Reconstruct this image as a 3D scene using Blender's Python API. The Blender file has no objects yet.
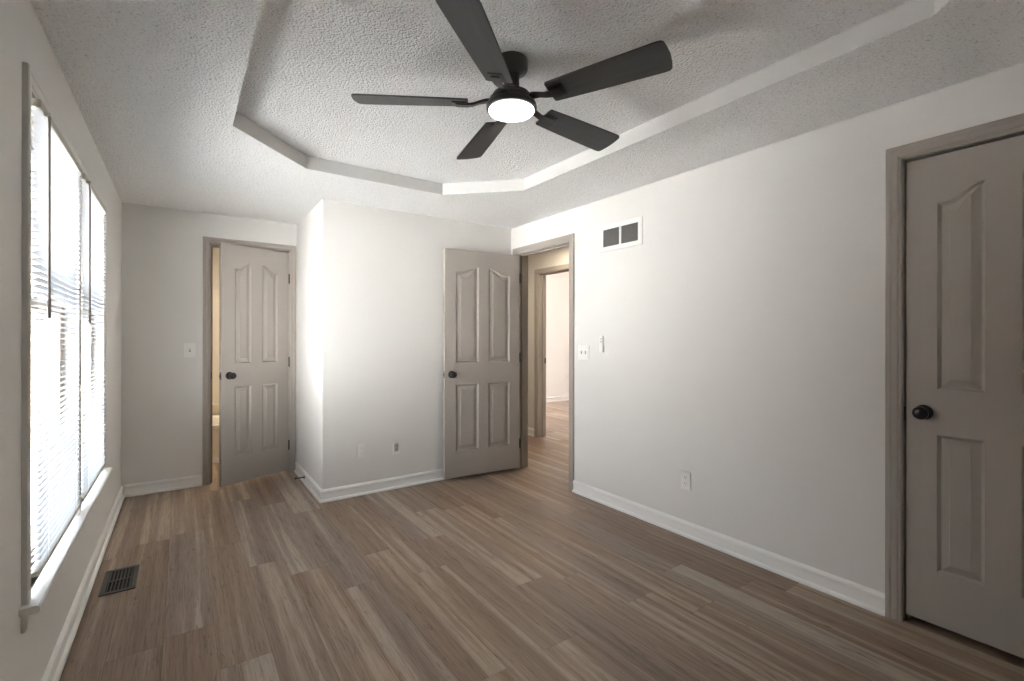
import bpy, bmesh, math, random
from mathutils import Vector, Matrix
random.seed(4)
S = bpy.context.scene
COL = S.collection

# ------------------------------------------------------------------ camera, world, exposure
CAM_F, CAM_YAW, CAM_ROLL = 471.27, 34.986, 0.09
cd = bpy.data.cameras.new('camera'); cam = bpy.data.objects.new('camera', cd); COL.objects.link(cam)
cd.sensor_fit = 'HORIZONTAL'; cd.sensor_width = 36.0
cd.lens = 36.0 * CAM_F / 1024.0
cd.shift_y = -(340.5 - 336.77) / 1024.0
cd.clip_start = 0.02; cd.clip_end = 200
cam.location = (0, 0, 1.25)
cam.rotation_euler = (Matrix.Rotation(math.radians(-CAM_YAW), 4, 'Z') @ Matrix.Rotation(math.radians(90), 4, 'X')
                      @ Matrix.Rotation(math.radians(CAM_ROLL), 4, 'Z')).to_euler()
S.camera = cam

S.view_settings.view_transform = 'Standard'
try: S.view_settings.look = 'None'
except Exception: pass
S.view_settings.gamma = 1.0
S.view_settings.use_curve_mapping = False
S.view_settings.exposure = 1.38
S.cycles.use_denoising = True
S.cycles.max_bounces = 14
S.cycles.diffuse_bounces = 9
S.cycles.transmission_bounces = 12
S.cycles.transparent_max_bounces = 16
S.cycles.sample_clamp_indirect = 0.0
S.cycles.caustics_reflective = False
S.cycles.caustics_refractive = False

W = bpy.data.worlds.new('daylight'); S.world = W; W.use_nodes = True
nt = W.node_tree; nt.nodes.clear()
wo = nt.nodes.new('ShaderNodeOutputWorld'); wb = nt.nodes.new('ShaderNodeBackground')
tc = nt.nodes.new('ShaderNodeTexCoord'); sx = nt.nodes.new('ShaderNodeSeparateXYZ'); cr = nt.nodes.new('ShaderNodeValToRGB')
cr.color_ramp.elements[0].position = 0.0; cr.color_ramp.elements[0].color = (0.985, 0.975, 0.96, 1)
cr.color_ramp.elements[1].position = 0.7; cr.color_ramp.elements[1].color = (0.77, 0.875, 1.0, 1)
nt.links.new(tc.outputs['Generated'], sx.inputs[0]); nt.links.new(sx.outputs['Z'], cr.inputs[0])
nt.links.new(cr.outputs[0], wb.inputs['Color']); nt.links.new(wb.outputs[0], wo.inputs['Surface'])
wb.inputs['Strength'].default_value = 8.2
# the sun stands on the other side of the house: it lights the lawn, never the room directly
sl = bpy.data.lights.new('sun', 'SUN'); sl.energy = 88.0; sl.angle = math.radians(1.0); sl.color = (1.0, 0.975, 0.96)
so = bpy.data.objects.new('sun', sl); COL.objects.link(so)
so.rotation_euler = Vector((-0.42, -0.50, -0.80)).to_track_quat('-Z', 'Y').to_euler()


def area(name, loc, rot, sx_, sy_, power, col, portal=False):
    l = bpy.data.lights.new(name, 'AREA'); l.shape = 'RECTANGLE'; l.size = sx_; l.size_y = sy_
    l.energy = power; l.color = col
    if portal: l.cycles.is_portal = True
    o = bpy.data.objects.new(name, l); COL.objects.link(o); o.location = loc; o.rotation_euler = rot
    return o

R = math.radians
area('window_portal', (-0.56, 2.425, 1.22), (0, R(-90), 0), 1.56, 0.79, 1, (1, 1, 1), True)
area('window_portal', (-0.56, 3.265, 1.22), (0, R(-90), 0), 1.56, 0.79, 1, (1, 1, 1), True)
area('hall_ceiling_lamp', (3.17, 3.9, 2.27), (0, 0, 0), 0.3, 0.3, 5, (1.0, 0.86, 0.68))
area('far_room_daylight', (6.6, 4.9, 1.5), (0, R(90), 0), 1.4, 1.6, 7, (0.97, 0.98, 1.0))
area('bathroom_lamp', (0.5, 5.2, 2.27), (0, 0, 0), 0.3, 0.3, 6, (1.0, 0.88, 0.71))

# ------------------------------------------------------------------ dimensions (metres, fitted to the photograph)
H = 2.289; TRAY = 0.082
XL, XR = -0.387, 2.599
YB, YP, YF = -0.57, 3.735, 4.730
XP = 0.869

# ------------------------------------------------------------------ materials
class N:
    def __init__(s, name):
        s.m = bpy.data.materials.new(name); s.m.use_nodes = True; s.t = s.m.node_tree
        s.b = s.t.nodes['Principled BSDF']; s.out = s.t.nodes['Material Output']
    def n(s, typ, **kw):
        x = s.t.nodes.new(typ)
        for k, v in kw.items(): setattr(x, k, v)
        return x
    def l(s, a, b): s.t.links.new(a, b)
    def math(s, op, a, b=None, c=None):
        x = s.n('ShaderNodeMath', operation=op)
        for i, v in enumerate((a, b, c)):
            if v is None: continue
            if isinstance(v, (int, float)): x.inputs[i].default_value = v
            else: s.l(v, x.inputs[i])
        return x.outputs[0]
    def noise(s, vec, scale, detail=3, rough=0.5, dist=0.0):
        x = s.n('ShaderNodeTexNoise'); x.inputs['Scale'].default_value = scale
        x.inputs['Detail'].default_value = detail; x.inputs['Roughness'].default_value = rough
        x.inputs['Distortion'].default_value = dist
        if vec is not None: s.l(vec, x.inputs['Vector'])
        return x.outputs['Fac']
    def ramp(s, fac, stops):
        x = s.n('ShaderNodeValToRGB'); e = x.color_ramp.elements
        while len(e) < len(stops): e.new(0.5)
        for i, (p, c) in enumerate(stops):
            e[i].position = p; e[i].color = (*c, 1) if len(c) == 3 else c
        s.l(fac, x.inputs[0]); return x.outputs[0]
    def bump(s, h, strength, dist):
        x = s.n('ShaderNodeBump'); x.inputs['Strength'].default_value = strength; x.inputs['Distance'].default_value = dist
        s.l(h, x.inputs['Height']); s.l(x.outputs[0], s.b.inputs['Normal'])
    def set(s, col=None, rough=0.5, metal=0.0, spec=None):
        if col is not None: s.b.inputs['Base Color'].default_value = (*col, 1)
        s.b.inputs['Roughness'].default_value = rough; s.b.inputs['Metallic'].default_value = metal
        if spec is not None: s.b.inputs['Specular IOR Level'].default_value = spec
        return s


def paint(name, col, rough=0.5, bscale=None, bstr=0.1, bdist=0.001, var=0.03, spec=0.3):
    k = N(name).set(col, rough, spec=spec)
    pos = k.n('ShaderNodeNewGeometry').outputs['Position']
    f = k.noise(pos, 2.3, 2)
    c0 = tuple(max(0, c * (1 - var)) for c in col); c1 = tuple(min(1, c * (1 + var)) for c in col)
    k.l(k.ramp(f, [(0.3, c0), (0.7, c1)]), k.b.inputs['Base Color'])
    if bscale: k.bump(k.noise(pos, bscale, 3, 0.55), bstr, bdist)
    return k.m

M = {}
M['wall'] = paint('wall_paint', (0.735, 0.722, 0.698), 0.75, 55, 0.35, 0.002, 0.012, 0.2)
M['hallwall'] = paint('hall_wall_paint', (0.74, 0.71, 0.66), 0.75, 55, 0.3, 0.002, 0.012, 0.2)
M['farwall'] = paint('far_room_wall_paint', (0.82, 0.815, 0.80), 0.75, 55, 0.3, 0.002, 0.012, 0.2)
M['base'] = paint('baseboard_paint', (0.86, 0.855, 0.84), 0.35, None, var=0.005, spec=0.4)
M['trim'] = paint('greige_trim_paint', (0.385, 0.348, 0.312), 0.45, None, var=0.01, spec=0.3)
M['door'] = paint('greige_door_paint', (0.385, 0.350, 0.315), 0.45, None, var=0.01, spec=0.3)
M['wintrim'] = paint('window_trim_paint', (0.70, 0.68, 0.65), 0.4, None, var=0.005, spec=0.4)
M['white'] = paint('white_plastic', (0.82, 0.81, 0.79), 0.35, None, var=0.005, spec=0.5)
M['cream'] = paint('window_sash_vinyl', (0.50, 0.44, 0.37), 0.45, None, var=0.01)
M['black'] = paint('oil_rubbed_black_metal', (0.012, 0.011, 0.011), 0.28, None, var=0.1, spec=0.6)
M['dark'] = paint('slot_black', (0.01, 0.01, 0.01), 0.8, None, var=0.0)
M['fanmetal'] = paint('fan_bronze_metal', (0.026, 0.023, 0.022), 0.33, None, var=0.05, spec=0.6)
M['headrail'] = paint('blind_rail_metal', (0.52, 0.50, 0.43), 0.45, None, var=0.01)
M['wand'] = paint('smoky_wand_plastic', (0.27, 0.24, 0.225), 0.25, None, var=0.02, spec=0.6)
M['register'] = paint('floor_register_metal', (0.045, 0.045, 0.043), 0.4, None, var=0.08, spec=0.6)
M['grille'] = paint('return_grille_filter', (0.155, 0.148, 0.142), 0.8, 260, 0.5, 0.002, 0.15)
M['tub'] = paint('glazed_tub_enamel', (0.82, 0.76, 0.66), 0.2, None, var=0.01, spec=0.6)

# fan blade: dark charcoal wood film
k = N('fan_blade_charcoal').set((0.055, 0.055, 0.057), 0.42, spec=0.45)
tcn = k.n('ShaderNodeTexCoord'); mp = k.n('ShaderNodeMapping'); mp.inputs['Scale'].default_value = (3, 60, 10)
k.l(tcn.outputs['Object'], mp.inputs[0])
k.l(k.ramp(k.noise(mp.outputs[0], 1.5, 4), [(0.3, (0.050, 0.050, 0.051)), (0.7, (0.066, 0.065, 0.065))]), k.b.inputs['Base Color'])
M['blade'] = k.m

# translucent mini blind slats
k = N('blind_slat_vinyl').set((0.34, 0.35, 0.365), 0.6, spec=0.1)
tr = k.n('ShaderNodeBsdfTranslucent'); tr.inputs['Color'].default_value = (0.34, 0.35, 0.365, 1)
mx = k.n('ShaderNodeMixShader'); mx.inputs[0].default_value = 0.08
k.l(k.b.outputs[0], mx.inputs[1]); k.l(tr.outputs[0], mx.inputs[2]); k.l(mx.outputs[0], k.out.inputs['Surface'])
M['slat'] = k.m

# glass
k = N('window_glass').set((1, 1, 1), 0.0)
tb = k.n('ShaderNodeBsdfTransparent'); tb.inputs[0].default_value = (0.97, 0.98, 0.98, 1)
gb = k.n('ShaderNodeBsdfGlossy'); gb.inputs['Roughness'].default_value = 0.02
lw = k.n('ShaderNodeLayerWeight'); lw.inputs['Blend'].default_value = 0.5
fac = k.math('ADD', 0.03, k.math('MULTIPLY', k.math('POWER', lw.outputs['Facing'], 5.0), 0.35))
mx = k.n('ShaderNodeMixShader'); k.l(fac, mx.inputs[0]); k.l(tb.outputs[0], mx.inputs[1]); k.l(gb.outputs[0], mx.inputs[2])
k.l(mx.outputs[0], k.out.inputs['Surface']); M['glass'] = k.m

# lamp lens
k = N('lit_opal_lens').set((0.9, 0.9, 0.9), 0.4)
k.b.inputs['Emission Color'].default_value = (1.0, 0.965, 0.94, 1); k.b.inputs['Emission Strength'].default_value = 1.6
M['lens'] = k.m

# popcorn ceiling
k = N('popcorn_ceiling').set((0.85, 0.84, 0.83), 0.9, spec=0.1)
pos = k.n('ShaderNodeNewGeometry').outputs['Position']
v = k.n('ShaderNodeTexVoronoi'); v.feature = 'SMOOTH_F1'; v.inputs['Scale'].default_value = 105; v.inputs['Smoothness'].default_value = 0.5
nz = k.n('ShaderNodeTexNoise'); nz.inputs['Scale'].default_value = 40; k.l(pos, nz.inputs['Vector'])
va = k.n('ShaderNodeVectorMath', operation='MULTIPLY_ADD'); k.l(nz.outputs['Color'], va.inputs[0]); va.inputs[1].default_value = (.02, .02, .02); k.l(pos, va.inputs[2])
k.l(va.outputs[0], v.inputs['Vector'])
n2 = k.noise(pos, 120, 3, 0.6)
hgt = k.math('ADD', k.math('MULTIPLY', k.math('SUBTRACT', 1.0, v.outputs['Distance']), 0.7), k.math('MULTIPLY', n2, 0.9))
pit_shade = k.ramp(k.noise(va.outputs[0], 110, 2, 0.5), [(0.30, (0.74, 0.73, 0.72)), (0.42, (1, 1, 1))])  # dark specks: shade of the popcorn texture under grazing light, put into the colour
mxx = k.n('ShaderNodeMix', data_type='RGBA', blend_type='MULTIPLY'); mxx.inputs[0].default_value = 1.0
mxx.inputs[6].default_value = (0.915, 0.915, 0.91, 1); k.l(pit_shade, mxx.inputs[7]); k.l(mxx.outputs[2], k.b.inputs['Base Color'])
k.bump(hgt, 0.9, 0.011)
M['ceil'] = k.m

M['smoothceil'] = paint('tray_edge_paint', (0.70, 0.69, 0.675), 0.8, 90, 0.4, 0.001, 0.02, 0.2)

# vinyl plank floor, boards run along Y
k = N('vinyl_plank_floor').set((0.3, 0.22, 0.16), 0.42, spec=0.35)
pos = k.n('ShaderNodeNewGeometry').outputs['Position']
sp = k.n('ShaderNodeSeparateXYZ'); k.l(pos, sp.inputs[0])
PW, PL = 0.178, 1.22
col_f = k.math('ADD', k.math('DIVIDE', sp.outputs[0], PW), 20.35)
ci = k.math('FLOOR', col_f); cf = k.math('FRACT', col_f)
wn = k.n('ShaderNodeTexWhiteNoise', noise_dimensions='1D'); k.l(ci, wn.inputs['W'])
row_f = k.math('ADD', k.math('DIVIDE', sp.outputs[1], PL), k.math('ADD', k.math('MULTIPLY', wn.outputs['Value'], 7.3), 20))
ri = k.math('FLOOR', row_f); rf = k.math('FRACT', row_f)
cv = k.n('ShaderNodeCombineXYZ'); k.l(ci, cv.inputs[0]); k.l(ri, cv.inputs[1])
wn2 = k.n('ShaderNodeTexWhiteNoise', noise_dimensions='3D'); k.l(cv.outputs[0], wn2.inputs['Vector'])
rnd = wn2.outputs['Value']
off = k.math('MULTIPLY', rnd, 57.0)
# grain coordinates
g = k.n('ShaderNodeCombineXYZ'); k.l(k.math('MULTIPLY', sp.outputs[0], 1.0), g.inputs[0])
k.l(k.math('MULTIPLY', sp.outputs[1], 0.022), g.inputs[1]); k.l(off, g.inputs[2])
wide = k.noise(g.outputs[0], 21, 2, 0.5, 0.1)
g2 = k.n('ShaderNodeCombineXYZ'); k.l(sp.outputs[0], g2.inputs[0]); k.l(k.math('MULTIPLY', sp.outputs[1], 0.035), g2.inputs[1]); k.l(off, g2.inputs[2])
fine = k.noise(g2.outputs[0], 170, 4, 0.65, 0.3)
g3 = k.n('ShaderNodeCombineXYZ'); k.l(sp.outputs[0], g3.inputs[0]); k.l(k.math('MULTIPLY', sp.outputs[1], 0.11), g3.inputs[1]); k.l(off, g3.inputs[2])
knot = k.noise(g3.outputs[0], 42, 4, 0.6, 1.6)
tone = k.math('ADD', k.math('MULTIPLY', wide, 1.15), k.math('MULTIPLY', k.math('SUBTRACT', rnd, 0.5), 0.25))
c = k.ramp(tone, [(0.25, (0.180, 0.120, 0.084)), (0.42, (0.248, 0.171, 0.123)), (0.60, (0.295, 0.209, 0.153)), (0.68, (0.335, 0.243, 0.180)), (0.735, (0.415, 0.315, 0.232)), (0.95, (0.44, 0.355, 0.275))])
# grey wash on some boards
gm = k.n('ShaderNodeMix', data_type='RGBA'); k.l(k.ramp(wn2.outputs['Color'], [(0.45, (0, 0, 0)), (0.8, (0.40, 0.40, 0.40))]), gm.inputs[0])
k.l(c, gm.inputs[6])
hs = k.n('ShaderNodeHueSaturation'); hs.inputs['Saturation'].default_value = 0.45; hs.inputs['Value'].default_value = 1.05; k.l(c, hs.inputs['Color'])
k.l(hs.outputs[0], gm.inputs[7])
m1 = k.n('ShaderNodeMix', data_type='RGBA', blend_type='MULTIPLY'); m1.inputs[0].default_value = 1.0
k.l(gm.outputs[2], m1.inputs[6]); k.l(k.ramp(fine, [(0.32, (0.66, 0.63, 0.61)), (0.50, (0.95, 0.95, 0.95)), (0.75, (1.12, 1.10, 1.08))]), m1.inputs[7])
m2 = k.n('ShaderNodeMix', data_type='RGBA', blend_type='MULTIPLY'); m2.inputs[0].default_value = 1.0
k.l(m1.outputs[2], m2.inputs[6]); k.l(k.ramp(knot, [(0.30, (0.60, 0.55, 0.51)), (0.40, (1, 1, 1))]), m2.inputs[7])
ex = k.math('MINIMUM', cf, k.math('SUBTRACT', 1.0, cf)); ey = k.math('MINIMUM', rf, k.math('SUBTRACT', 1.0, rf))
seam = k.math('MINIMUM', k.math('MULTIPLY', ex, PW), k.math('MULTIPLY', ey, PL))
m3 = k.n('ShaderNodeMix', data_type='RGBA', blend_type='MULTIPLY'); m3.inputs[0].default_value = 1.0
k.l(m2.outputs[2], m3.inputs[6]); k.l(k.ramp(k.math('MULTIPLY', seam, 400.0), [(0.25, (0.66, 0.62, 0.60)), (0.6, (1, 1, 1))]), m3.inputs[7])
k.l(m3.outputs[2], k.b.inputs['Base Color'])
k.bump(k.math('ADD', fine, k.math('MINIMUM', k.math('MULTIPLY', seam, 500.0), 1.0)), 0.12, 0.0015)
M['floor'] = k.m

# outside
M['lawn'] = paint('pale_dry_lawn', (0.43, 0.42, 0.405), 0.95, 12, 0.6, 0.03, 0.15)
k = N('blocker_brick').set((0.22, 0.15, 0.12), 0.9)
bt_ = k.n('ShaderNodeTexBrick'); bt_.inputs['Scale'].default_value = 1.0; bt_.inputs['Brick Width'].default_value = .22; bt_.inputs['Row Height'].default_value = .075; bt_.inputs['Mortar Size'].default_value = .008
bt_.inputs['Color1'].default_value = (.22, .13, .10, 1); bt_.inputs['Color2'].default_value = (.17, .11, .09, 1); bt_.inputs['Mortar'].default_value = (.35, .33, .30, 1)
cx_ = k.n('ShaderNodeCombineXYZ'); sp = k.n('ShaderNodeSeparateXYZ'); k.l(k.n('ShaderNodeNewGeometry').outputs['Position'], sp.inputs[0])
k.l(k.math('ADD', sp.outputs[0], sp.outputs[1]), cx_.inputs[0]); k.l(sp.outputs[2], cx_.inputs[1]); k.l(cx_.outputs[0], bt_.inputs['Vector']); k.l(bt_.outputs[0], k.b.inputs['Base Color'])
M['brick'] = k.m
M['shingle'] = paint('roof_shingles', (0.16, 0.15, 0.14), 0.9, 25, 0.8, 0.02, 0.2)
M['opaneglass'] = paint('dark_blocker_glass', (0.05, 0.06, 0.07), 0.1, None, var=0.05, spec=0.8)

# ------------------------------------------------------------------ mesh helpers
def mk(name, bm, mat, parent=None, smooth=False):
    bmesh.ops.recalc_face_normals(bm, faces=bm.faces)
    me = bpy.data.meshes.new(name); bm.to_mesh(me); bm.free()
    if mat is not None: me.materials.append(mat if not isinstance(mat, str) else M[mat])
    if smooth:
        for p in me.polygons: p.use_smooth = True
    o = bpy.data.objects.new(name, me); COL.objects.link(o)
    if parent is not None: o.parent = parent
    return o


def autosmooth(o, ang=35):
    me = o.data
    for p in me.polygons: p.use_smooth = True
    bm = bmesh.new(); bm.from_mesh(me)
    for e in bm.edges:
        if len(e.link_faces) != 2 or e.calc_face_angle(0) > R(ang): e.smooth = False
    bm.to_mesh(me); bm.free(); return o


def box(bm, x0, x1, y0, y1, z0, z1, bev=0.0, mat=None):
    v = [bm.verts.new((x, y, z)) for x in (x0, x1) for y in (y0, y1) for z in (z0, z1)]
    fs = [bm.faces.new([v[i] for i in q]) for q in ((0, 1, 3, 2), (4, 6, 7, 5), (0, 4, 5, 1), (2, 3, 7, 6), (0, 2, 6, 4), (1, 5, 7, 3))]
    if bev > 0:
        bmesh.ops.recalc_face_normals(bm, faces=fs)
        r = bmesh.ops.bevel(bm, geom=list({e for f in fs for e in f.edges}), offset=bev, segments=2, affect='EDGES')
        v = list({w for f in r['faces'] for w in f.verts} | {w for w in v if w.is_valid})
    if mat is not None: bmesh.ops.transform(bm, matrix=mat, verts=v)
    return v


def lathe(bm, prof, seg=32, mat=None, cap=True):
    """prof: list of (r, z) revolved about Z."""
    rings = []
    for r, z in prof:
        if r < 1e-6: rings.append([bm.verts.new((0, 0, z))])
        else: rings.append([bm.verts.new((r * math.cos(2 * math.pi * i / seg), r * math.sin(2 * math.pi * i / seg), z)) for i in range(seg)])
    for a, b in zip(rings, rings[1:]):
        for i in range(seg):
            j = (i + 1) % seg
            if len(a) == 1 and len(b) == 1: continue
            if len(a) == 1: bm.faces.new((a[0], b[i], b[j]))
            elif len(b) == 1: bm.faces.new((a[i], a[j], b[0]))
            else: bm.faces.new((a[i], a[j], b[j], b[i]))
    if cap:
        for rg in (rings[0], rings[-1]):
            if len(rg) > 1: bm.faces.new(rg)
    vs = [v for rg in rings for v in rg]
    if mat is not None: bmesh.ops.transform(bm, matrix=mat, verts=vs)
    return vs


def loft(bm, loops, cap=True, mat=None):
    rs = [[bm.verts.new(p) for p in lp] for lp in loops]
    n = len(rs[0])
    for a, b in zip(rs, rs[1:]):
        for i in range(n): bm.faces.new((a[i], a[(i + 1) % n], b[(i + 1) % n], b[i]))
    if cap: bm.faces.new(rs[0]); bm.faces.new(rs[-1])
    vs = [v for r in rs for v in r]
    if mat is not None: bmesh.ops.transform(bm, matrix=mat, verts=vs)
    return vs


def sweep_floor(bm, path, prof, closed=False):
    """path: 2D points; profile (d, z): d to the LEFT of the travel direction. Mitred corners."""
    loops = []
    P = [Vector(p) for p in path]
    for i, p in enumerate(P):
        d0 = (P[i] - P[i - 1]).normalized() if i > 0 else None
        d1 = (P[i + 1] - P[i]).normalized() if i < len(P) - 1 else None
        d0 = d0 or d1; d1 = d1 or d0
        n0 = Vector((-d0.y, d0.x)); n1 = Vector((-d1.y, d1.x)); m = (n0 + n1); m /= (1 + n0.dot(n1))
        loops.append([(p.x + m.x * d, p.y + m.y * d, z) for d, z in prof])
    loft(bm, loops)


def tag(o, label=None, cat=None, group=None, kind=None):
    if label: o['label'] = label
    if cat: o['category'] = cat
    if group: o['group'] = group
    if kind: o['kind'] = kind
    return o


def empty(name, loc, rz=0.0):
    o = bpy.data.objects.new(name, None); COL.objects.link(o); o.location = loc; o.rotation_euler = (0, 0, rz)
    o.empty_display_size = 0.05; return o


def copy_thing(root):
    c = root.copy(); COL.objects.link(c)
    for ch in [o for o in bpy.data.objects if o.parent == root]:
        d = ch.copy(); COL.objects.link(d); d.parent = c
        for g_ in [o for o in bpy.data.objects if o.parent == ch]:
            e = g_.copy(); COL.objects.link(e); e.parent = d
    return c


def wall_y(bm, x0, x1, y0, y1, z1, openings, z0=0.0):
    """wall running along Y between y0..y1 with openings (ya, yb, za, zb)"""
    ys = y0
    for ya, yb, za, zb in sorted(openings):
        if ya > ys: box(bm, x0, x1, ys, ya, z0, z1)
        if za > z0: box(bm, x0, x1, ya, yb, z0, za)
        if zb < z1: box(bm, x0, x1, ya, yb, zb, z1)
        ys = yb
    if ys < y1: box(bm, x0, x1, ys, y1, z0, z1)


def wall_x(bm, y0, y1, x0, x1, z1, openings, z0=0.0):
    xs = x0
    for xa, xb, za, zb in sorted(openings):
        if xa > xs: box(bm, xs, xa, y0, y1, z0, z1)
        if za > z0: box(bm, xa, xb, y0, y1, z0, za)
        if zb < z1: box(bm, xa, xb, y0, y1, zb, z1)
        xs = xb
    if xs < x1: box(bm, xs, x1, y0, y1, z0, z1)

# ------------------------------------------------------------------ shell
TW = 0.12
WIN = [(2.018, 2.82), (2.87, 3.66)]; WZ0, WZ1 = 0.455, 2.00
DO_C = (0.098, 0.715, 2.035)     # closet door opening on right wall
DO_E = (2.890, 3.628, 2.030)     # entry doorway on right wall
DO_B = (0.197, 0.803, 2.030)     # bathroom doorway on far wall (x)
DO_H = (3.885, 4.610, 2.030)     # doorway across the hall (y)
XH0, XH1 = 3.622, 3.742

bm = bmesh.new(); box(bm, XL - 0.15, 7.2, YB - 0.12, 7.3, -0.12, 0.0)
tag(mk('floor', bm, 'floor'), 'brown and grey wood-look vinyl plank floor running toward the doors', 'floor', kind='structure')

bm = bmesh.new()
wall_y(bm, XL - 0.12, XL, YB - 0.12, YF + TW, H + 0.1, [(WIN[0][0], WIN[0][1], WZ0, WZ1), (WIN[1][0], WIN[1][1], WZ0, WZ1)])
tag(mk('wall_left', bm, 'wall'), 'off-white wall on the left holding the paired windows', 'wall', kind='structure')
bm = bmesh.new()
wall_y(bm, XR, XR + TW, YB - 0.12, 6.2, H + 0.1, [(DO_C[0], DO_C[1], 0, DO_C[2]), (DO_E[0], DO_E[1], 0, DO_E[2])])
tag(mk('wall_right', bm, 'wall'), 'long off-white wall on the right between closet door and hall doorway', 'wall', kind='structure')
bm = bmesh.new()
wall_x(bm, YF, YF + TW, XL, XP + 0.0, H + 0.1, [(DO_B[0], DO_B[1], 0, DO_B[2])])
tag(mk('wall_far', bm, 'wall'), 'off-white alcove wall at far left around the bathroom doorway', 'wall', kind='structure')
bm = bmesh.new()
vs = [(XP, YP), (XR, YP), (XR, YP + TW), (XP + TW, YP + TW), (XP + TW, YF + TW), (XP, YF + TW)]
loft(bm, [[(x, y, 0) for x, y in vs], [(x, y, H + 0.1) for x, y in vs]])
tag(mk('wall_partition', bm, 'wall'), 'off-white projecting wall behind the open door with an outside corner', 'wall', kind='structure')
bm = bmesh.new(); box(bm, XL, XR, YB - 0.12, YB, 0, H + 0.1)
tag(mk('wall_back', bm, 'wall'), 'off-white wall behind the viewpoint', 'wall', kind='structure')

# ceiling with raised tray
CX0, CX1, CY0, CY1, CH = 0.203, 1.986, 0.040, 3.122, 0.425
tray = [(CX0, CY0 + CH), (CX0, CY1 - CH), (CX0 + CH, CY1), (CX1 - CH, CY1), (CX1, CY1 - CH), (CX1, CY0 + CH), (CX1 - CH, CY0), (CX0 + CH, CY0)]
bm = bmesh.new()
def ring(pts, z): return [bm.verts.new((x, y, z)) for x, y in pts]
lo = ring(tray, H); up = ring(tray, H + TRAY)
for i in range(8):
    j = (i + 1) % 8; bm.faces.new((lo[i], lo[j], up[j], up[i]))
bm.faces.new(up)
out = ring([(XL - .15, YB - .12), (XL - .15, YF + TW), (XR + .02, YF + TW), (XR + .02, YB - .12)], H)
edges = [bm.edges.get((lo[i], lo[(i + 1) % 8])) for i in range(8)] + [bm.edges.new((out[i], out[(i + 1) % 4])) for i in range(4)]
bmesh.ops.triangle_fill(bm, use_beauty=True, edges=edges)
# closed slab above
ot = ring([(XL - .15, YB - .12), (XL - .15, YF + TW), (XR + .02, YF + TW), (XR + .02, YB - .12)], H + 0.2)
bm.faces.new(ot)
for i in range(4): bm.faces.new((out[i], out[(i + 1) % 4], ot[(i + 1) % 4], ot[i]))
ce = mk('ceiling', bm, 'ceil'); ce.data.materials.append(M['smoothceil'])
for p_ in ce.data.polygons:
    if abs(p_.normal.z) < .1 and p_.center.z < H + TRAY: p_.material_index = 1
tag(ce, 'white popcorn-textured ceiling with a raised clipped-corner tray', 'ceiling', kind='structure')

# hall, room across the hall, bathroom
bm = bmesh.new(); box(bm, XR + 0.02, XH1, 1.9, 6.2, H, H + 0.2)
tag(mk('ceiling_hall', bm, 'ceil'), 'white hallway ceiling beyond the open doorway', 'ceiling', kind='structure')
bm = bmesh.new(); box(bm, XH1, 7.2, 3.0, 7.2, 2.43, 2.53)
tag(mk('ceiling_far_room', bm, 'farwall'), 'white ceiling of the room across the hall', 'ceiling', kind='structure')
bm = bmesh.new(); box(bm, XL - .15, XR, YF + TW, 6.6, H, H + 0.2)
tag(mk('ceiling_bathroom', bm, 'hallwall'), 'white bathroom ceiling behind the door ajar', 'ceiling', kind='structure')
bm = bmesh.new(); wall_y(bm, XH0, XH1, 1.9, 6.2, 2.53, [(DO_H[0], DO_H[1], 0, DO_H[2])])
tag(mk('wall_hall', bm, 'hallwall'), 'cream hallway wall around the second doorway', 'wall', kind='structure')
bm = bmesh.new(); box(bm, XR + TW, XH0, 1.78, 1.9, 0, H + .1); box(bm, XR + TW, XH0, 6.2, 6.32, 0, H + .1)
tag(mk('wall_hall_end', bm, 'hallwall'), 'cream wall closing the end of the hallway', 'wall', kind='structure')
bm = bmesh.new(); box(bm, XH1, 7.2, 7.0, 7.12, 0, 2.53); box(bm, 7.1, 7.2, 3.0, 7.0, 0, 2.53); box(bm, XH1, 7.1, 2.9, 3.0, 0, 2.53)
tag(mk('wall_far_room', bm, 'farwall'), 'bright white wall of the room across the hall', 'wall', kind='structure')
bm = bmesh.new(); box(bm, XL - .15, XR, 6.45, 6.57, 0, H + .1); box(bm, 1.25, 1.37, YF + TW, 6.45, 0, H + .1); box(bm, XL - .15, XL - .03, YF + TW, 6.45, 0, H + .1)
tag(mk('wall_bathroom', bm, 'hallwall'), 'warm lit cream bathroom wall seen through the gap', 'wall', kind='structure')
bm = bmesh.new(); box(bm, XR + TW, XR + TW + .9, -0.2, -0.1, 0, H); box(bm, XR + TW, XR + TW + .9, 0.9, 1.0, 0, H); box(bm, XR + TW + .8, XR + TW + .9, -0.1, .9, 0, H); box(bm, XR + TW, XR + TW + .9, -.2, 1., H, H + .1)
tag(mk('wall_closet', bm, 'wall'), 'closet interior behind the closed door', 'wall', kind='structure')

# baseboards
BP = [(0, 0), (0.023, 0), (0.023, 0.009), (0.020, 0.015), (0.013, 0.019), (0.010, 0.020), (0.010, 0.066), (0.014, 0.070), (0.014, 0.080), (0.009, 0.088), (0.003, 0.093), (0, 0.094)]
def base(name, path, label, mat='base'):
    bm = bmesh.new(); sweep_floor(bm, path, BP); o = mk(name, bm, mat)
    return tag(o, label, 'baseboard', kind='structure')
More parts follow.
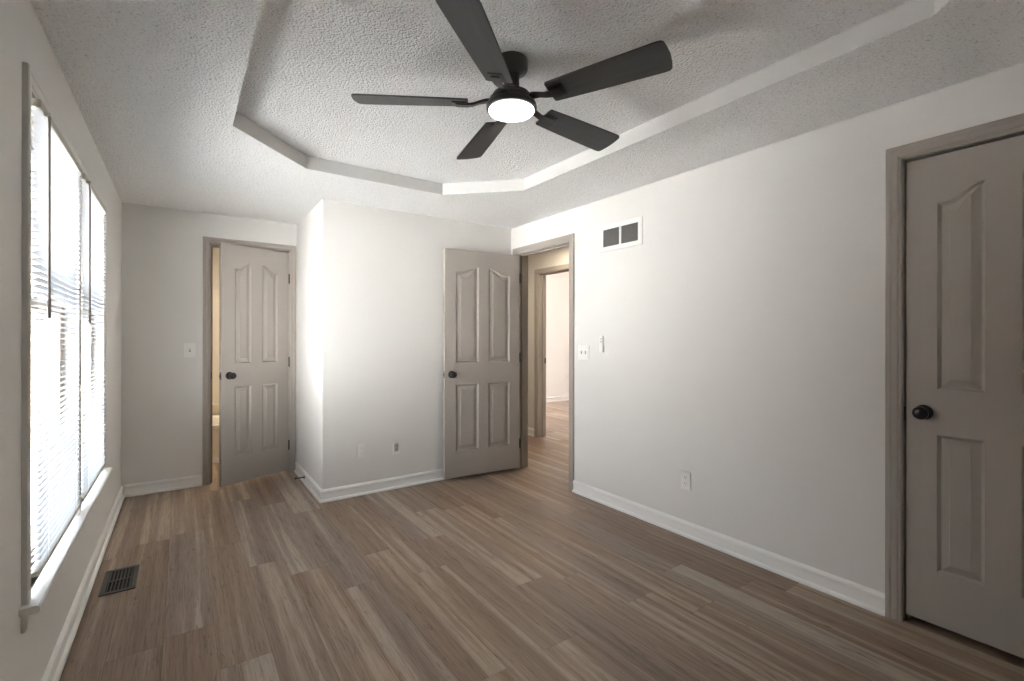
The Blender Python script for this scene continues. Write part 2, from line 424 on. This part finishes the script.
# travel so that the room is on the LEFT
base('baseboard_right', [(XR, DO_C[1] + .057), (XR, DO_E[0] - .057)], 'white baseboard under the outlet on the long right wall')
base('baseboard_right_near', [(XR, YB), (XR, DO_C[0] - .057)], 'white baseboard past the closet door')
base('baseboard_partition', [(XR, YP), (XP, YP), (XP, YF)], 'white baseboard wrapping the outside corner left of the open door')
base('baseboard_far', [(DO_B[0] - .057, YF), (XL + .02, YF)], 'white baseboard left of the bathroom doorway')
base('baseboard_left', [(XL, YF), (XL, YB)], 'white baseboard under the windows')
base('baseboard_back', [(XL, YB), (XR, YB)], 'white baseboard on the wall behind the viewpoint')
base('baseboard_hall', [(XH0, DO_H[1] + .057), (XH0, 6.2)], 'white baseboard in the hallway left of the second doorway')
base('baseboard_far_room', [(7.1, 7.0), (XH1, 7.0)], 'white baseboard on the bright wall across the hall')
base('baseboard_bathroom', [(1.25, YF + TW), (1.25, 6.45)], 'white baseboard inside the bathroom')

# ------------------------------------------------------------------ door frames
CP = [(0.0, 0.0), (0.0, 0.008), (0.004, 0.0095), (0.010, 0.0095), (0.014, 0.0125), (0.020, 0.0135), (0.036, 0.0135), (0.039, 0.0155), (0.044, 0.0165),
      (0.053, 0.0165), (0.057, 0.013), (0.057, 0.0)]
def casing(bm, a0, a1, ztop, put, z0=0.0, prof=CP):
    """a0,a1: inner edges along the wall. put(a, out, z) -> world point"""
    loops = []
    for (a, z, da, dz) in ((a0, z0, -1, 0), (a0, ztop, -1, 1), (a1, ztop, 1, 1), (a1, z0, 1, 0)):
        loops.append([put(a + da * u, v, z + dz * u) for u, v in prof])
    loft(bm, loops)

def door_frame(name, label, axis, face, a0, a1, zt, depth, room_sign, both=True, stop_at=0.5):
    """axis 'x': wall plane is x=face (runs along y). room_sign: direction from wall into the viewed room; depth: wall thickness behind."""
    if axis == 'x':
        P = lambda a, o, z: (face + room_sign * o, a, z)
    else:
        P = lambda a, o, z: (a, face + room_sign * o, z)
    bm = bmesh.new()
    r = 0.005
    casing(bm, a0 - r + 0.005, a1 + r - 0.005, zt, P)
    if both:
        Q = (lambda a, o, z: (face - room_sign * (depth + o), a, z)) if axis == 'x' else (lambda a, o, z: (a, face - room_sign * (depth + o), z))
        casing(bm, a0, a1, zt, Q)
    def bx(a, b, o0, o1, z0, z1):
        p = P(a, o0, z0); q = P(b, o1, z1)
        box(bm, min(p[0], q[0]), max(p[0], q[0]), min(p[1], q[1]), max(p[1], q[1]), z0, z1)
    j = 0.012   # jamb board face stands inside the opening
    bx(a0 - .001, a0 + j - .008, 0.001, -depth - 0.001, 0, zt); bx(a1 - j + .008, a1 + .001, 0.001, -depth - 0.001, 0, zt); bx(a0, a1, 0.001, -depth - 0.001, zt - j + .008, zt + .001)
    s0, s1 = -stop_at, -stop_at - 0.03
    bx(a0 + .004, a0 + .016, s0, s1, 0, zt - .004); bx(a1 - .016, a1 - .004, s0, s1, 0, zt - .004); bx(a0 + .004, a1 - .004, s0, s1, zt - .016, zt - .004)
    return tag(mk(name, bm, 'trim'), label, 'door frame', kind='structure')

f1 = door_frame('trim_1', 'greige casing around the closed closet door at right edge', 'x', XR, DO_C[0], DO_C[1], DO_C[2], TW, -1, True, 0.052)
f2 = door_frame('trim_2', 'greige casing around the open hall doorway', 'x', XR, DO_E[0], DO_E[1], DO_E[2], TW, -1, True, 0.042)
f3 = door_frame('trim_3', 'greige casing around the bathroom doorway at far left', 'y', YF, DO_B[0], DO_B[1], DO_B[2], TW, -1, True, 0.042)
f4 = door_frame('trim_4', 'greige casing around the second doorway across the hall', 'x', XH0, DO_H[0], DO_H[1], DO_H[2], TW, -1, True, 0.060)
def plate(parent, name, x0, x1, y0, y1, z0, z1):
    bm = bmesh.new(); box(bm, x0, x1, y0, y1, z0, z1); o = mk(name, bm, 'black'); o.parent = parent; return o
plate(f1, 'strike_plate', XR + .004, XR + .030, DO_C[1] - .008, DO_C[1] - .0035, 0.885, 0.945)
plate(f4, 'strike_plate', XH0 + .062, XH0 + .118, DO_H[1] - .0075, DO_H[1] - .0035, 0.915, 0.985)
plate(f3, 'strike_plate', DO_B[0] + .0035, DO_B[0] + .008, YF + .006, YF + .034, 0.885, 0.945)

# ------------------------------------------------------------------ moulded four panel doors
def offset_poly(pts, d):
    n = len(pts); out = []
    for i in range(n):
        p0, p1, p2 = Vector(pts[i - 1]), Vector(pts[i]), Vector(pts[(i + 1) % n])
        a = (p1 - p0).normalized(); b = (p2 - p1).normalized()
        na = Vector((-a.y, a.x)); nb = Vector((-b.y, b.x)); m = (na + nb) / max(0.25, 1 + na.dot(nb))
        q = p1 + m * d; out.append((q.x, q.y))
    return out

def panel_outlines(w, h, stile, gap):
    """returns for each panel a function of the inset distance giving its outline"""
    pw = (w - 2 * stile - gap) / 2
    zl0, zl1, zu0, zs, zp = 0.225, 0.805, 0.997, 1.785, 1.842      # heights above the leaf's bottom
    def curve(u):
        q = min(1, max(0, (u - 0.20) / 0.80)); return q * q * (3 - 2 * q)
    def rect(x0, x1): return lambda d: [(x0 + d, zl0 + d), (x1 - d, zl0 + d), (x1 - d, zl1 - d), (x0 + d, zl1 - d)]
    def arch(x0, x1, k_):
        def f(d):
            a, b = x0 + d, x1 - d
            top = [(i / 12.0, zs + (zp - zs) * curve(i / 12.0) - d * 1.08) for i in range(13)]
            t = [(a + (b - a) * u, z) for u, z in top][::-1] if k_ == 0 else [(b - (b - a) * u, z) for u, z in top]
            return [(a, zu0 + d), (b, zu0 + d)] + t
        return f
    res = []
    for k_ in (0, 1):
        x0 = stile + k_ * (pw + gap); x1 = x0 + pw
        res += [rect(x0, x1), arch(x0, x1, k_)]
    return res

def make_door(name, label, w, h, knob_side, loc, rz, stile=0.105, gap=0.10, t=0.035, knob_z=0.895, hinges=True, knob_both=True, hinge_z=(0.18, 1.0, 1.80)):
    """local: hinge edge x=0, free edge x=w, shown face y=0 (normal -y), leaf behind to y=t"""
    root = empty(name, loc, rz); tag(root, label, 'door', kind='structure')
    bm = bmesh.new()
    loops = panel_outlines(w, h, stile, gap)
    prof = [(0.0, 0.0), (0.0015, 0.002), (0.011, 0.0110), (0.0145, 0.0120), (0.0175, 0.0115), (0.044, 0.0040), (0.046, 0.0020)]
    if w < 0.65: prof = [(a * 0.88, b) for a, b in prof]
    for side in (0, 1):
        y0 = 0 if side == 0 else t; sg = 1 if side == 0 else -1
        edges = []
        outer = [bm.verts.new((x, y0, z)) for x, z in ((0, 0), (w, 0), (w, h), (0, h))]
        for i in range(4): edges.append(bm.edges.new((outer[i], outer[(i + 1) % 4])))
        for pl in loops:
            prev = None
            for d, dep in prof:
                q = pl(d)
                cur = [bm.verts.new((x, y0 + sg * dep, z)) for x, z in q]
                n = len(cur)
                if prev is None:
                    edges += [bm.edges.new((cur[i], cur[(i + 1) % n])) for i in range(n)]
                else:
                    for i in range(n): bm.faces.new((prev[i], prev[(i + 1) % n], cur[(i + 1) % n], cur[i]))
                prev = cur
            bm.faces.new(prev)
        bmesh.ops.triangle_fill(bm, use_beauty=True, edges=edges)
        if side == 0: o0 = outer
        else:
            for i in range(4): bm.faces.new((o0[i], o0[(i + 1) % 4], outer[(i + 1) % 4], outer[i]))
    leaf = mk('door_leaf', bm, 'door', root)
    kx = w - 0.062
    kprof = [(0.0, -0.002), (0.031, -0.002), (0.032, 0.004), (0.029, 0.009), (0.018, 0.011), (0.0115, 0.014), (0.0105, 0.030), (0.014, 0.036),
             (0.023, 0.040), (0.0275, 0.047), (0.0275, 0.054), (0.023, 0.061), (0.013, 0.0655), (0.0, 0.0665)]
    for sd in ((0, 1) if knob_both else (0,)):
        bm = bmesh.new()
        mat = Matrix.Translation((kx, 0 if sd == 0 else t, knob_z)) @ Matrix.Rotation(R(90 if sd == 0 else -90), 4, 'X')
        lathe(bm, kprof, 32, mat); kn = mk('door_knob', bm, 'black', root); autosmooth(kn, 50)
    bm = bmesh.new(); box(bm, w - .001, w + .0015, .005, t - .005, knob_z - .029, knob_z + .029)
    lathe(bm, [(0.0, 0), (0.0085, 0), (0.0085, 0.008), (0.0, 0.008)], 16, Matrix.Translation((w, t / 2, knob_z)) @ Matrix.Rotation(R(90), 4, 'Y'))
    mk('latch_plate', bm, 'black', root)
    return root, w, h, t

def add_hinge(root, x, y, z, dirx=0.02):
    bm = bmesh.new()
    lathe(bm, [(0.0, -0.046), (0.004, -0.045), (0.0058, -0.041), (0.0058, 0.041), (0.004, 0.045), (0.0, 0.046)], 14, Matrix.Translation((x, y, z)))
    box(bm, x - .001, x + .001, y, y + .030, z - .040, z + .040)
    return mk('hinge', bm, 'black', root)

# closet door: closed, face just inside the casing; hinge at the near (small y) side
# local +x -> world +y ; local -y (face normal) -> world -x  => rotate +90: (x,y)->( -y, x): local -y maps to +x. so mirror by using rz=+90 with face y=t.
# use rz = -90 from the latch side instead: local x -> world -y.
d1, w1, h1, t1 = make_door('door_1', 'closed greige four-panel closet door with black knob at right edge', 0.600, 1.985, 1, (XR + 0.014, 0.706, 0.034), R(-90))
# in this frame the hinge edge sits at the latch jamb: move knob and latch to that edge
for o in [c for c in bpy.data.objects if c.parent == d1 and c.name.split('.')[0] in ('door_knob', 'latch_plate')]:
    for v_ in o.data.vertices: v_.co.x = w1 - v_.co.x
    o.data.flip_normals()

# entry door: open against the partition
pin = Vector((XR - .006, DO_E[1] - 0.008, 0)); free = Vector((1.849, 3.648, 0)); c0 = Vector((2.586, 3.574, 0))
ang = math.atan2(free.y - c0.y, free.x - c0.x)
# local x axis along ang ; local -y must face the camera: rotating by ang (~174deg) sends -y to +y, so use the mirrored placement from the free edge
L = (free - c0).length
d2, w2, h2, t2 = make_door('door_2', 'open greige four-panel door resting near the projecting wall', L, 1.985, 1, (free.x, free.y, 0.027), ang - math.pi)
for o in [c for c in bpy.data.objects if c.parent == d2 and c.name.split('.')[0] in ('door_knob', 'latch_plate')]:
    for v_ in o.data.vertices: v_.co.x = w2 - v_.co.x
    o.data.flip_normals()
for hz in (0.225, 1.03, 1.77): add_hinge(d2, w2 + 0.010, 0.006, hz)

# bathroom door: ajar, opening into the bedroom
fr3 = Vector((0.262, 4.478, 0)); hi3 = Vector((0.797, 4.712, 0)); L3 = (hi3 - fr3).length
d3, w3, h3, t3 = make_door('door_3', 'greige four-panel bathroom door standing ajar at far left', L3, 1.985, 1, (fr3.x, fr3.y, 0.027), math.atan2(hi3.y - fr3.y, hi3.x - fr3.x), knob_z=0.90)
for o in [c for c in bpy.data.objects if c.parent == d3 and c.name.split('.')[0] in ('door_knob', 'latch_plate')]:
    for v_ in o.data.vertices: v_.co.x = w3 - v_.co.x
    o.data.flip_normals()
for hz in (0.23, 0.99, 1.75): add_hinge(d3, w3 + 0.004, -0.004, hz)

# ------------------------------------------------------------------ windows
def window(name, label, y0, y1):
    root = empty(name, (XL - 0.09, (y0 + y1) / 2, WZ0)); tag(root, label, 'window', kind='structure')
    ox, oy, oz = root.location
    def part(nm, boxes, mat, parent=None, bev=0.0):
        bm = bmesh.new()
        for b in boxes: box(bm, b[0] - ox, b[1] - ox, b[2] - oy, b[3] - oy, b[4] - oz, b[5] - oz, bev)
        return mk(nm, bm, mat, parent or root)
    xo, xi = XL - .118, XL - .035
    fw = 0.022
    part('window_frame', [(xo, xi, y0, y0 + fw, WZ0, WZ1), (xo, xi, y1 - fw, y1, WZ0, WZ1), (xo, xi, y0 + fw, y1 - fw, WZ1 - fw, WZ1), (xo, xi, y0 + fw, y1 - fw, WZ0, WZ0 + fw)], 'cream')
    zm = 1.385; a, b = y0 + fw, y1 - fw; sw = 0.04
    for nm, x0, x1, z0, z1 in (('upper_sash', XL - .108, XL - .078, zm - .03, WZ1 - fw), ('lower_sash', XL - .072, XL - .042, WZ0 + fw, zm)):
        s = part(nm, [(x0, x1, a, a + sw, z0, z1), (x0, x1, b - sw, b, z0, z1), (x0, x1, a + sw, b - sw, z1 - sw, z1), (x0, x1, a + sw, b - sw, z0, z0 + sw)], 'cream')
        part('glass_pane', [((x0 + x1) / 2 - .002, (x0 + x1) / 2 + .002, a + sw, b - sw, z0 + sw, z1 - sw)], 'glass', s)
    part('sash_lock', [(XL - .080, XL - .05, (y0 + y1) / 2 - .025, (y0 + y1) / 2 + .025, zm, zm + .012)], 'cream', None, 0.003)
    return root
window('window_1', 'nearer double-hung window behind the first mini blind', *WIN[0])
window('window_2', 'farther double-hung window behind the second mini blind', *WIN[1])

# window casing, stool, apron
bm = bmesh.new()
casing(bm, WIN[0][0], WIN[1][1], WZ1, lambda a, o, z: (XL + o, a, z), WZ0)
box(bm, XL, XL + .012, WIN[0][1] - .004, WIN[1][0] + .004, WZ0, WZ1 + .001)
for ya, yb in WIN:   # jamb extensions lining the reveal
    box(bm, XL - .036, XL + .001, ya - .001, ya + .006, WZ0, WZ1); box(bm, XL - .036, XL + .001, yb - .006, yb + .001, WZ0, WZ1); box(bm, XL - .036, XL + .001, ya, yb, WZ1 - .006, WZ1 + .001)
tag(mk('trim_5', bm, 'wintrim'), 'pale casing framing the paired windows on the left wall', 'window trim', kind='structure')
bm = bmesh.new()
box(bm, XL - .036, XL + .044, WIN[0][0] - .082, WIN[1][1] + .082, WZ0 - .022, WZ0, 0.004)
tag(mk('trim_6', bm, 'wintrim'), 'white projecting sill shelf below the window blinds', 'window sill', kind='structure')
bm = bmesh.new()
ap = [(0, 0), (0.008, 0), (0.012, 0.008), (0.014, 0.02), (0.014, 0.05), (0.016, 0.057), (0, 0.057)]
ya, yb = WIN[0][0] - .060, WIN[1][1] + .060
loft(bm, [[(XL + d, ya, WZ0 - .079 + z) for d, z in ap], [(XL + d, yb, WZ0 - .079 + z) for d, z in ap]])
tag(mk('trim_7', bm, 'wintrim'), 'pale apron moulding directly under the window sill', 'window trim', kind='structure')

# ------------------------------------------------------------------ mini blinds
def make_blind(y0, y1):
    yc = (y0 + y1) / 2; hw = (y1 - y0) / 2
    root = empty('window_blind', (XL + .010, yc, WZ0))
    zt = WZ1 - .007 - WZ0
    bm = bmesh.new()      # headrail: open-bottom U with end caps
    box(bm, -.0125, .0125, -hw, hw, zt - .025, zt, 0.0015)
    mk('headrail', bm, 'headrail', root)
    bm = bmesh.new()
    sw_, n = 0.0125, 69
    zb = 0.055
    zs = [zb + .012 + i * (zt - .035 - zb - .012) / (n - 1) for i in range(n)]
    tilt = R(12)
    for z in zs:
        prev = None
        rows = []
        for i in range(5):
            u = -1 + i * 0.5; cx = u * sw_ * math.cos(tilt); cz = u * sw_ * math.sin(tilt) + 0.0016 * (1 - u * u)
            rows.append((cx, z + cz))
        va = [bm.verts.new((x, -hw + .003, zz)) for x, zz in rows]; vb = [bm.verts.new((x, hw - .003, zz)) for x, zz in rows]
        for i in range(4): bm.faces.new((va[i], va[i + 1], vb[i + 1], vb[i]))
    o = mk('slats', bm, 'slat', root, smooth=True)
    bm = bmesh.new(); box(bm, -.011, .011, -hw + .001, hw - .001, zb - .014, zb, 0.002)
    mk('bottom_rail', bm, 'headrail', root)
    bm = bmesh.new()
    for yy in (-hw + .12, hw - .12):
        for xx in (-.0128, .0128): box(bm, xx - .0004, xx + .0004, yy - .0006, yy + .0006, zb - .002, zt - .02)
    mk('ladder_cord', bm, 'white', root)
    yw = -hw + .05
    bm = bmesh.new()
    lathe(bm, [(0.0, 0.0), (0.005, 0.002), (0.005, 0.06), (0.0036, 0.064), (0.0036, 0.655), (0.0, 0.657)], 10, Matrix.Translation((.024, yw, zt - .025 - .662)))
    mk('tilt_wand', bm, 'wand', root)
    bm = bmesh.new(); box(bm, .010, .027, yw - .003, yw + .003, zt - .034, zt - .020, .001); mk('wand_hook', bm, 'headrail', root)
    return root
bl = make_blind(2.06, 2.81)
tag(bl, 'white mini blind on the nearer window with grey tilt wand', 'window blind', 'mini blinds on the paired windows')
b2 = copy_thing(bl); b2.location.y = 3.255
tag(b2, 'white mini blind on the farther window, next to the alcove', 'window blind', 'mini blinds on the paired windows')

# ------------------------------------------------------------------ ceiling fan
FX, FY = 1.093, 1.568
fan = empty('ceiling_fan', (FX, FY, H + TRAY)); tag(fan, 'dark five-blade flush ceiling fan with lit round lens in the tray ceiling', 'ceiling fan')
bm = bmesh.new()
lathe(bm, [(0.0, 0.0), (0.064, 0.0), (0.066, -.006), (0.066, -.038), (0.061, -.047), (0.044, -.054), (0.034, -.062), (0.031, -.080), (0.032, -.112), (0.038, -.126), (0.052, -.134), (0.060, -.138), (0.0, -.138)], 40)
o = mk('canopy', bm, 'fanmetal', fan); autosmooth(o, 40)
bm = bmesh.new()
lathe(bm, [(0.0, -.136), (0.066, -.136), (0.076, -.142), (0.078, -.152), (0.084, -.155), (0.090, -.162), (0.091, -.176), (0.099, -.180), (0.1025, -.186), (0.1025, -.199), (0.100, -.203), (0.092, -.204), (0.0, -.204)], 48)
o = mk('motor_housing', bm, 'fanmetal', fan); autosmooth(o, 40)
bm = bmesh.new()
lathe(bm, [(0.0925, -.2025), (0.0930, -.206), (0.090, -.211), (0.080, -.2155), (0.055, -.2185), (0.025, -.2195), (0.0, -.220)], 48, cap=False)
o = mk('light_lens', bm, 'lens', fan, smooth=True)
PITCH = R(13)
for i in range(5):
    a = R(4.6 + 72 * i)
    A = Matrix.Rotation(a, 4, 'Z')
    # blade: pitched plate; CCW (+y local) edge lower
    T = A @ Matrix.Translation((0, 0, -.177)) @ Matrix.Rotation(-PITCH, 4, 'X')
    pts = []
    r0, r1 = 0.175, 0.630
    wr, wt_ = 0.052, 0.070
    pts += [(r0, -wr + .006), (r0 + .004, -wr)]
    pts += [(r0 + (r1 - r0) * s, -(wr + (wt_ - wr) * s ** .8)) for s in (0.25, 0.5, 0.75, 0.93)]
    pts += [(r1 - .016, -wt_ + .003), (r1 - .008, -wt_ + .010), (r1 - .003, -.035), (r1, 0), (r1 - .003, .035), (r1 - .008, wt_ - .010), (r1 - .016, wt_ - .003)]
    pts += [(r0 + (r1 - r0) * s, (wr + (wt_ - wr) * s ** .8)) for s in (0.93, 0.75, 0.5, 0.25)]
    pts += [(r0 + .004, wr), (r0, wr - .006)]
    bm = bmesh.new(); loft(bm, [[(x, y, -.003) for x, y in pts], [(x, y, .003) for x, y in pts]])
    b = mk('blade', bm, 'blade', fan); b.matrix_local = T
    # blade iron: arm rising out of the housing and flattening under the blade root
    bm = bmesh.new()
    secs = [(0.080, .001, .015, .006), (0.105, .000, .015, .006), (0.130, -.006, .013, .005), (0.155, -.015, .013, .005), (0.180, -.0185, .017, .004), (0.225, -.0180, .019, .0035)]
    loft(bm, [[(x, -w_, z - h_), (x, w_, z - h_), (x, w_ * .8, z + h_), (x, -w_ * .8, z + h_)] for x, z, w_, h_ in secs])
    br = mk('blade_iron', bm, 'fanmetal', fan); br.matrix_local = A @ Matrix.Translation((0, 0, -.168)) @ Matrix.Rotation(-PITCH * .8, 4, 'X'); autosmooth(br, 50)
    bm = bmesh.new(); box(bm, .180, .240, -.030, .030, -.0075, -.003, 0.002)
    mk('blade_plate', bm, 'black', fan).matrix_local = T

# ------------------------------------------------------------------ wall and floor fittings
# return air grille on right wall
vy0, vy1, vz0, vz1 = 2.145, 2.545, 1.890, 2.082
rt = empty('return_vent', (XR, (vy0 + vy1) / 2, vz0)); tag(rt, 'white two-section return air grille high on the right wall', 'wall vent')
bm = bmesh.new(); oy, oz = (vy0 + vy1) / 2, vz0
wins = [(2.180, 2.335), (2.353, 2.509)]; wz = (1.922, 2.050)
t_ = -.008
ys = [vy0, 2.180, 2.335, 2.353, 2.509, vy1]
for a_, b_ in ((ys[0], ys[1]), (ys[2], ys[3]), (ys[4], ys[5])): box(bm, t_, 0, a_ - oy, b_ - oy, 0, vz1 - vz0)
for a_, b_ in wins: box(bm, t_, 0, a_ - oy, b_ - oy, 0, wz[0] - oz); box(bm, t_, 0, a_ - oy, b_ - oy, wz[1] - oz, vz1 - oz)
mk('grille_frame', bm, 'white', rt)
for a_, b_ in wins:
    bm = bmesh.new()
    box(bm, -.001, -.0002, a_ - oy, b_ - oy, wz[0] - oz, wz[1] - oz)
    n = 12
    for i in range(n):
        z = wz[0] - oz + (i + .5) * (wz[1] - wz[0]) / n
        box(bm, -.0035, .0035, a_ - oy, b_ - oy, -.0005, .0005, 0, Matrix.Translation((-.0045, 0, z)) @ Matrix.Rotation(R(40), 4, 'Y'))
    mk('louvres', bm, 'grille', rt)

def plate_bm(w, h, bev=.003, t=.006):
    bm = bmesh.new(); box(bm, -w / 2, w / 2, -t, 0, -h / 2, h / 2, bev); return bm

def outlet(name_label, loc, rz, style='duplex', group='wall outlets'):
    """local face normal is -y"""
    root = empty('wall_outlet', loc, rz); tag(root, name_label, 'outlet', group)
    mk('cover_plate', plate_bm(.072, .116), 'white', root)
    if style == 'duplex':
        for z in (.0195, -.0195):
            bm = bmesh.new()
            lathe(bm, [(0, 0), (.0165, 0), (.0165, .002), (.0155, .003), (0, .003)], 20, Matrix.Translation((0, -.005, z)) @ Matrix.Rotation(R(90), 4, 'X') @ Matrix.Diagonal((1, .86, 1, 1)))
            s = mk('socket', bm, 'white', root)
            bm = bmesh.new(); box(bm, -.0075, -.0055, -.0086, -.0079, z - .001, z + .008); box(bm, .0055, .0075, -.0086, -.0079, z, z + .008); box(bm, -.002, .002, -.0086, -.0079, z - .010, z - .006)
            mk('slots', bm, 'dark', s)
    else:
        bm = bmesh.new(); box(bm, -.017, .017, -.0085, -.005, -.034, .034, .001)
        s = mk('jack_insert', bm, paint('grey_jack_plastic', (.42, .41, .40), .4), root)
        for z in (.014, -.014):
            bm = bmesh.new(); lathe(bm, [(0, 0), (.0055, 0), (.0055, .007), (0, .007)], 14, Matrix.Translation((0, -.008, z)) @ Matrix.Rotation(R(90), 4, 'X')); mk('connector', bm, 'wand', s)
    return root
outlet('white duplex outlet low on the long right wall', (XR, 1.800, .348), R(-90))
outlet('white duplex outlet nearer the outside corner on the projecting wall', (1.163, YP, .346), 0)
outlet('white jack plate with grey centre, nearer the open door on the projecting wall', (1.446, YP, .338), 0, 'jack')
outlet('small white outlet low on the bright wall across the hall', (6.22, 7.0, .47), 0)

def switch(label, loc, rz, n):
    root = empty('light_switch', loc, rz); tag(root, label, 'light switch', 'wall light switches')
    mk('cover_plate', plate_bm(.072 + .046 * (n - 1) + .008, .118), 'white', root)
    for i in range(n):
        x = (i - (n - 1) / 2) * .046
        bm = bmesh.new(); box(bm, x - .0055, x + .0055, -.0066, -.0055, -.0125, .0125); mk('toggle_slot', bm, 'wand', root)
        bm = bmesh.new(); box(bm, x - .0042, x + .0042, -.018, -.005, -.004, .006, .001, Matrix.Rotation(R(-18), 4, 'X')); mk('toggle', bm, 'white', root)
    return root
switch('white double light switch beside the hall doorway', (XR, 2.722, 1.128), R(-90), 2)
switch('white single light switch left of the bathroom doorway', (.052, YF, 1.135), 0, 1)

rm = empty('remote_control', (XR, 2.522, 1.195), R(-90)); tag(rm, 'slim white fan remote in a wall holder right of the double switch', 'remote control')
bm = bmesh.new(); box(bm, -.019, .019, -.019, 0, -.060, -.012, .003); mk('holder', bm, 'white', rm)
bm = bmesh.new(); box(bm, -.016, .016, -.0175, -.002, -.052, .061, .003); r_ = mk('remote_body', bm, 'white', rm)
for i in range(2):
    bm = bmesh.new(); lathe(bm, [(0, 0), (.005, 0), (.005, .0015), (0, .0015)], 14, Matrix.Translation((0, -.0173, .040 - i * .022)) @ Matrix.Rotation(R(90), 4, 'X')); mk('button', bm, 'wand', r_)

# floor register
fr_ = empty('floor_register', (-.258, 3.128, 0)); tag(fr_, 'black metal floor register near the wall under the windows', 'floor vent')
hx, hy = .070, .146
bm = bmesh.new()
for b in ((-hx, hx, -hy, -hy + .022), (-hx, hx, hy - .022, hy), (-hx, -hx + .020, -hy + .022, hy - .022), (hx - .020, hx, -hy + .022, hy - .022), (-hx + .02, hx - .02, -.006, .006)):
    box(bm, *b, .0005, .006, .0012)
mk('register_frame', bm, 'register', fr_)
bm = bmesh.new(); box(bm, -hx + .02, hx - .02, -hy + .022, hy - .022, .0004, .0012); mk('damper', bm, 'dark', fr_)
for s in (-1, 1):
    bm = bmesh.new()
    for i in range(7):
        x = -hx + .026 + i * (2 * hx - .052) / 6
        y0_, y1_ = (.008, hy - .024) if s > 0 else (-hy + .024, -.008)
        box(bm, -.0035, .0035, y0_, y1_, -.0004, .0004, 0, Matrix.Translation((x, 0, .0036)) @ Matrix.Rotation(R(38 * s), 4, 'Y'))
    mk('louvres', bm, 'register', fr_)

# door stop on the partition's side baseboard
ds = empty('door_stop', (XP - .011, 4.316, .048), 0); tag(ds, 'black spring door stop on the baseboard beside the bathroom doorway', 'door stop')
MX = Matrix.Rotation(R(-90), 4, 'Y')
bm = bmesh.new(); lathe(bm, [(0, 0), (.0125, 0), (.0125, .003), (.007, .008), (0, .008)], 18, MX); mk('mount', bm, 'black', ds)
bm = bmesh.new()
prof = [(0.0, .006)]
for i in range(24):
    z = .006 + i * .058 / 24; prof += [(.0055, z), (.0042, z + .0012)]
prof.append((0.0, .065)); lathe(bm, prof, 14, MX); mk('spring', bm, 'black', ds)
bm = bmesh.new(); lathe(bm, [(0, .062), (.0075, .063), (.008, .074), (.006, .078), (0, .078)], 16, MX); mk('rubber_tip', bm, 'black', ds)

# ------------------------------------------------------------------ bathtub glimpsed through the bathroom gap
tb_ = empty('bathtub', (.48, 5.85, 0)); tag(tb_, 'cream bathtub glimpsed through the gap of the bathroom doorway', 'bathtub')
bm = bmesh.new()
def rr(hx_, hy_, r, z, n=5):
    pts = []
    for cx, cy, a0 in ((hx_ - r, hy_ - r, 0), (-hx_ + r, hy_ - r, 90), (-hx_ + r, -hy_ + r, 180), (hx_ - r, -hy_ + r, 270)):
        for i in range(n + 1): a = R(a0 + 90 * i / n); pts.append((cx + r * math.cos(a), cy + r * math.sin(a), z))
    return pts
loft(bm, [rr(.765, .37, .02, .0), rr(.765, .37, .02, .33), rr(.767, .38, .02, .34), rr(.767, .38, .02, .37), rr(.755, .37, .02, .378), rr(.70, .31, .10, .378), rr(.68, .29, .12, .36), rr(.60, .23, .14, .10), rr(.54, .18, .12, .07)], True)
o = mk('tub_body', bm, 'tub', tb_); autosmooth(o, 40)
bm = bmesh.new(); box(bm, -.765, .765, -.385, -.372, 0.0, .045, .003); mk('base_strip', bm, 'base', tb_)
bm = bmesh.new(); box(bm, -.80, .765, .40, .58, .378, 1.775, .006); box(bm, -.80, .765, .34, .58, .47, .50, .006)
sr = mk('tub_surround', bm, 'tub'); sr.location = (.48, 5.85, 0)
tag(sr, 'cream wall surround rising behind the bathtub', 'tub surround')

# ------------------------------------------------------------------ outdoors beyond the windows
bm = bmesh.new(); box(bm, -60, XL - .16, -30, 40, -.75, -.55)
tag(mk('ground_outside', bm, 'lawn'), 'pale lawn outside the windows', 'lawn', kind='structure')
hs_ = empty('blocker_house', (-9.0, 13.5, -.55)); tag(hs_, 'added single-storey brick house beyond the lawn, unseen, blocking part of the window light', 'house', kind='structure')  # unseen house, added to block window light and darken the near right wall
hx_, hy_, hh = 7.0, 5.0, 3.6
bm = bmesh.new(); box(bm, -hx_, hx_, -hy_, hy_, 0, hh); mk('blocker_wall', bm, 'brick', hs_)
bm = bmesh.new(); loft(bm, [[(-hx_ - .4, -hy_ - .5, hh), (-hx_ - .4, hy_ + .5, hh), (-hx_ - .4, 0, hh + 2.4)], [(hx_ + .4, -hy_ - .5, hh), (hx_ + .4, hy_ + .5, hh), (hx_ + .4, 0, hh + 2.4)]]); mk('blocker_roof', bm, 'shingle', hs_)
for zz in (1.0,):
    for xx in (-4.6, -1.6, 1.6, 4.6):
        bm = bmesh.new(); box(bm, xx - .5, xx + .5, -hy_ - .04, -hy_, zz, zz + 1.4); w_ = mk('blocker_window', bm, 'opaneglass', hs_)
        bm = bmesh.new()
        for b in ((xx - .58, xx - .5, zz - .08, zz + 1.48), (xx + .5, xx + .58, zz - .08, zz + 1.48), (xx - .5, xx + .5, zz - .08, zz), (xx - .5, xx + .5, zz + 1.4, zz + 1.48)): box(bm, b[0], b[1], -hy_ - .07, -hy_, b[2], b[3])
        mk('window_surround', bm, 'white', w_)
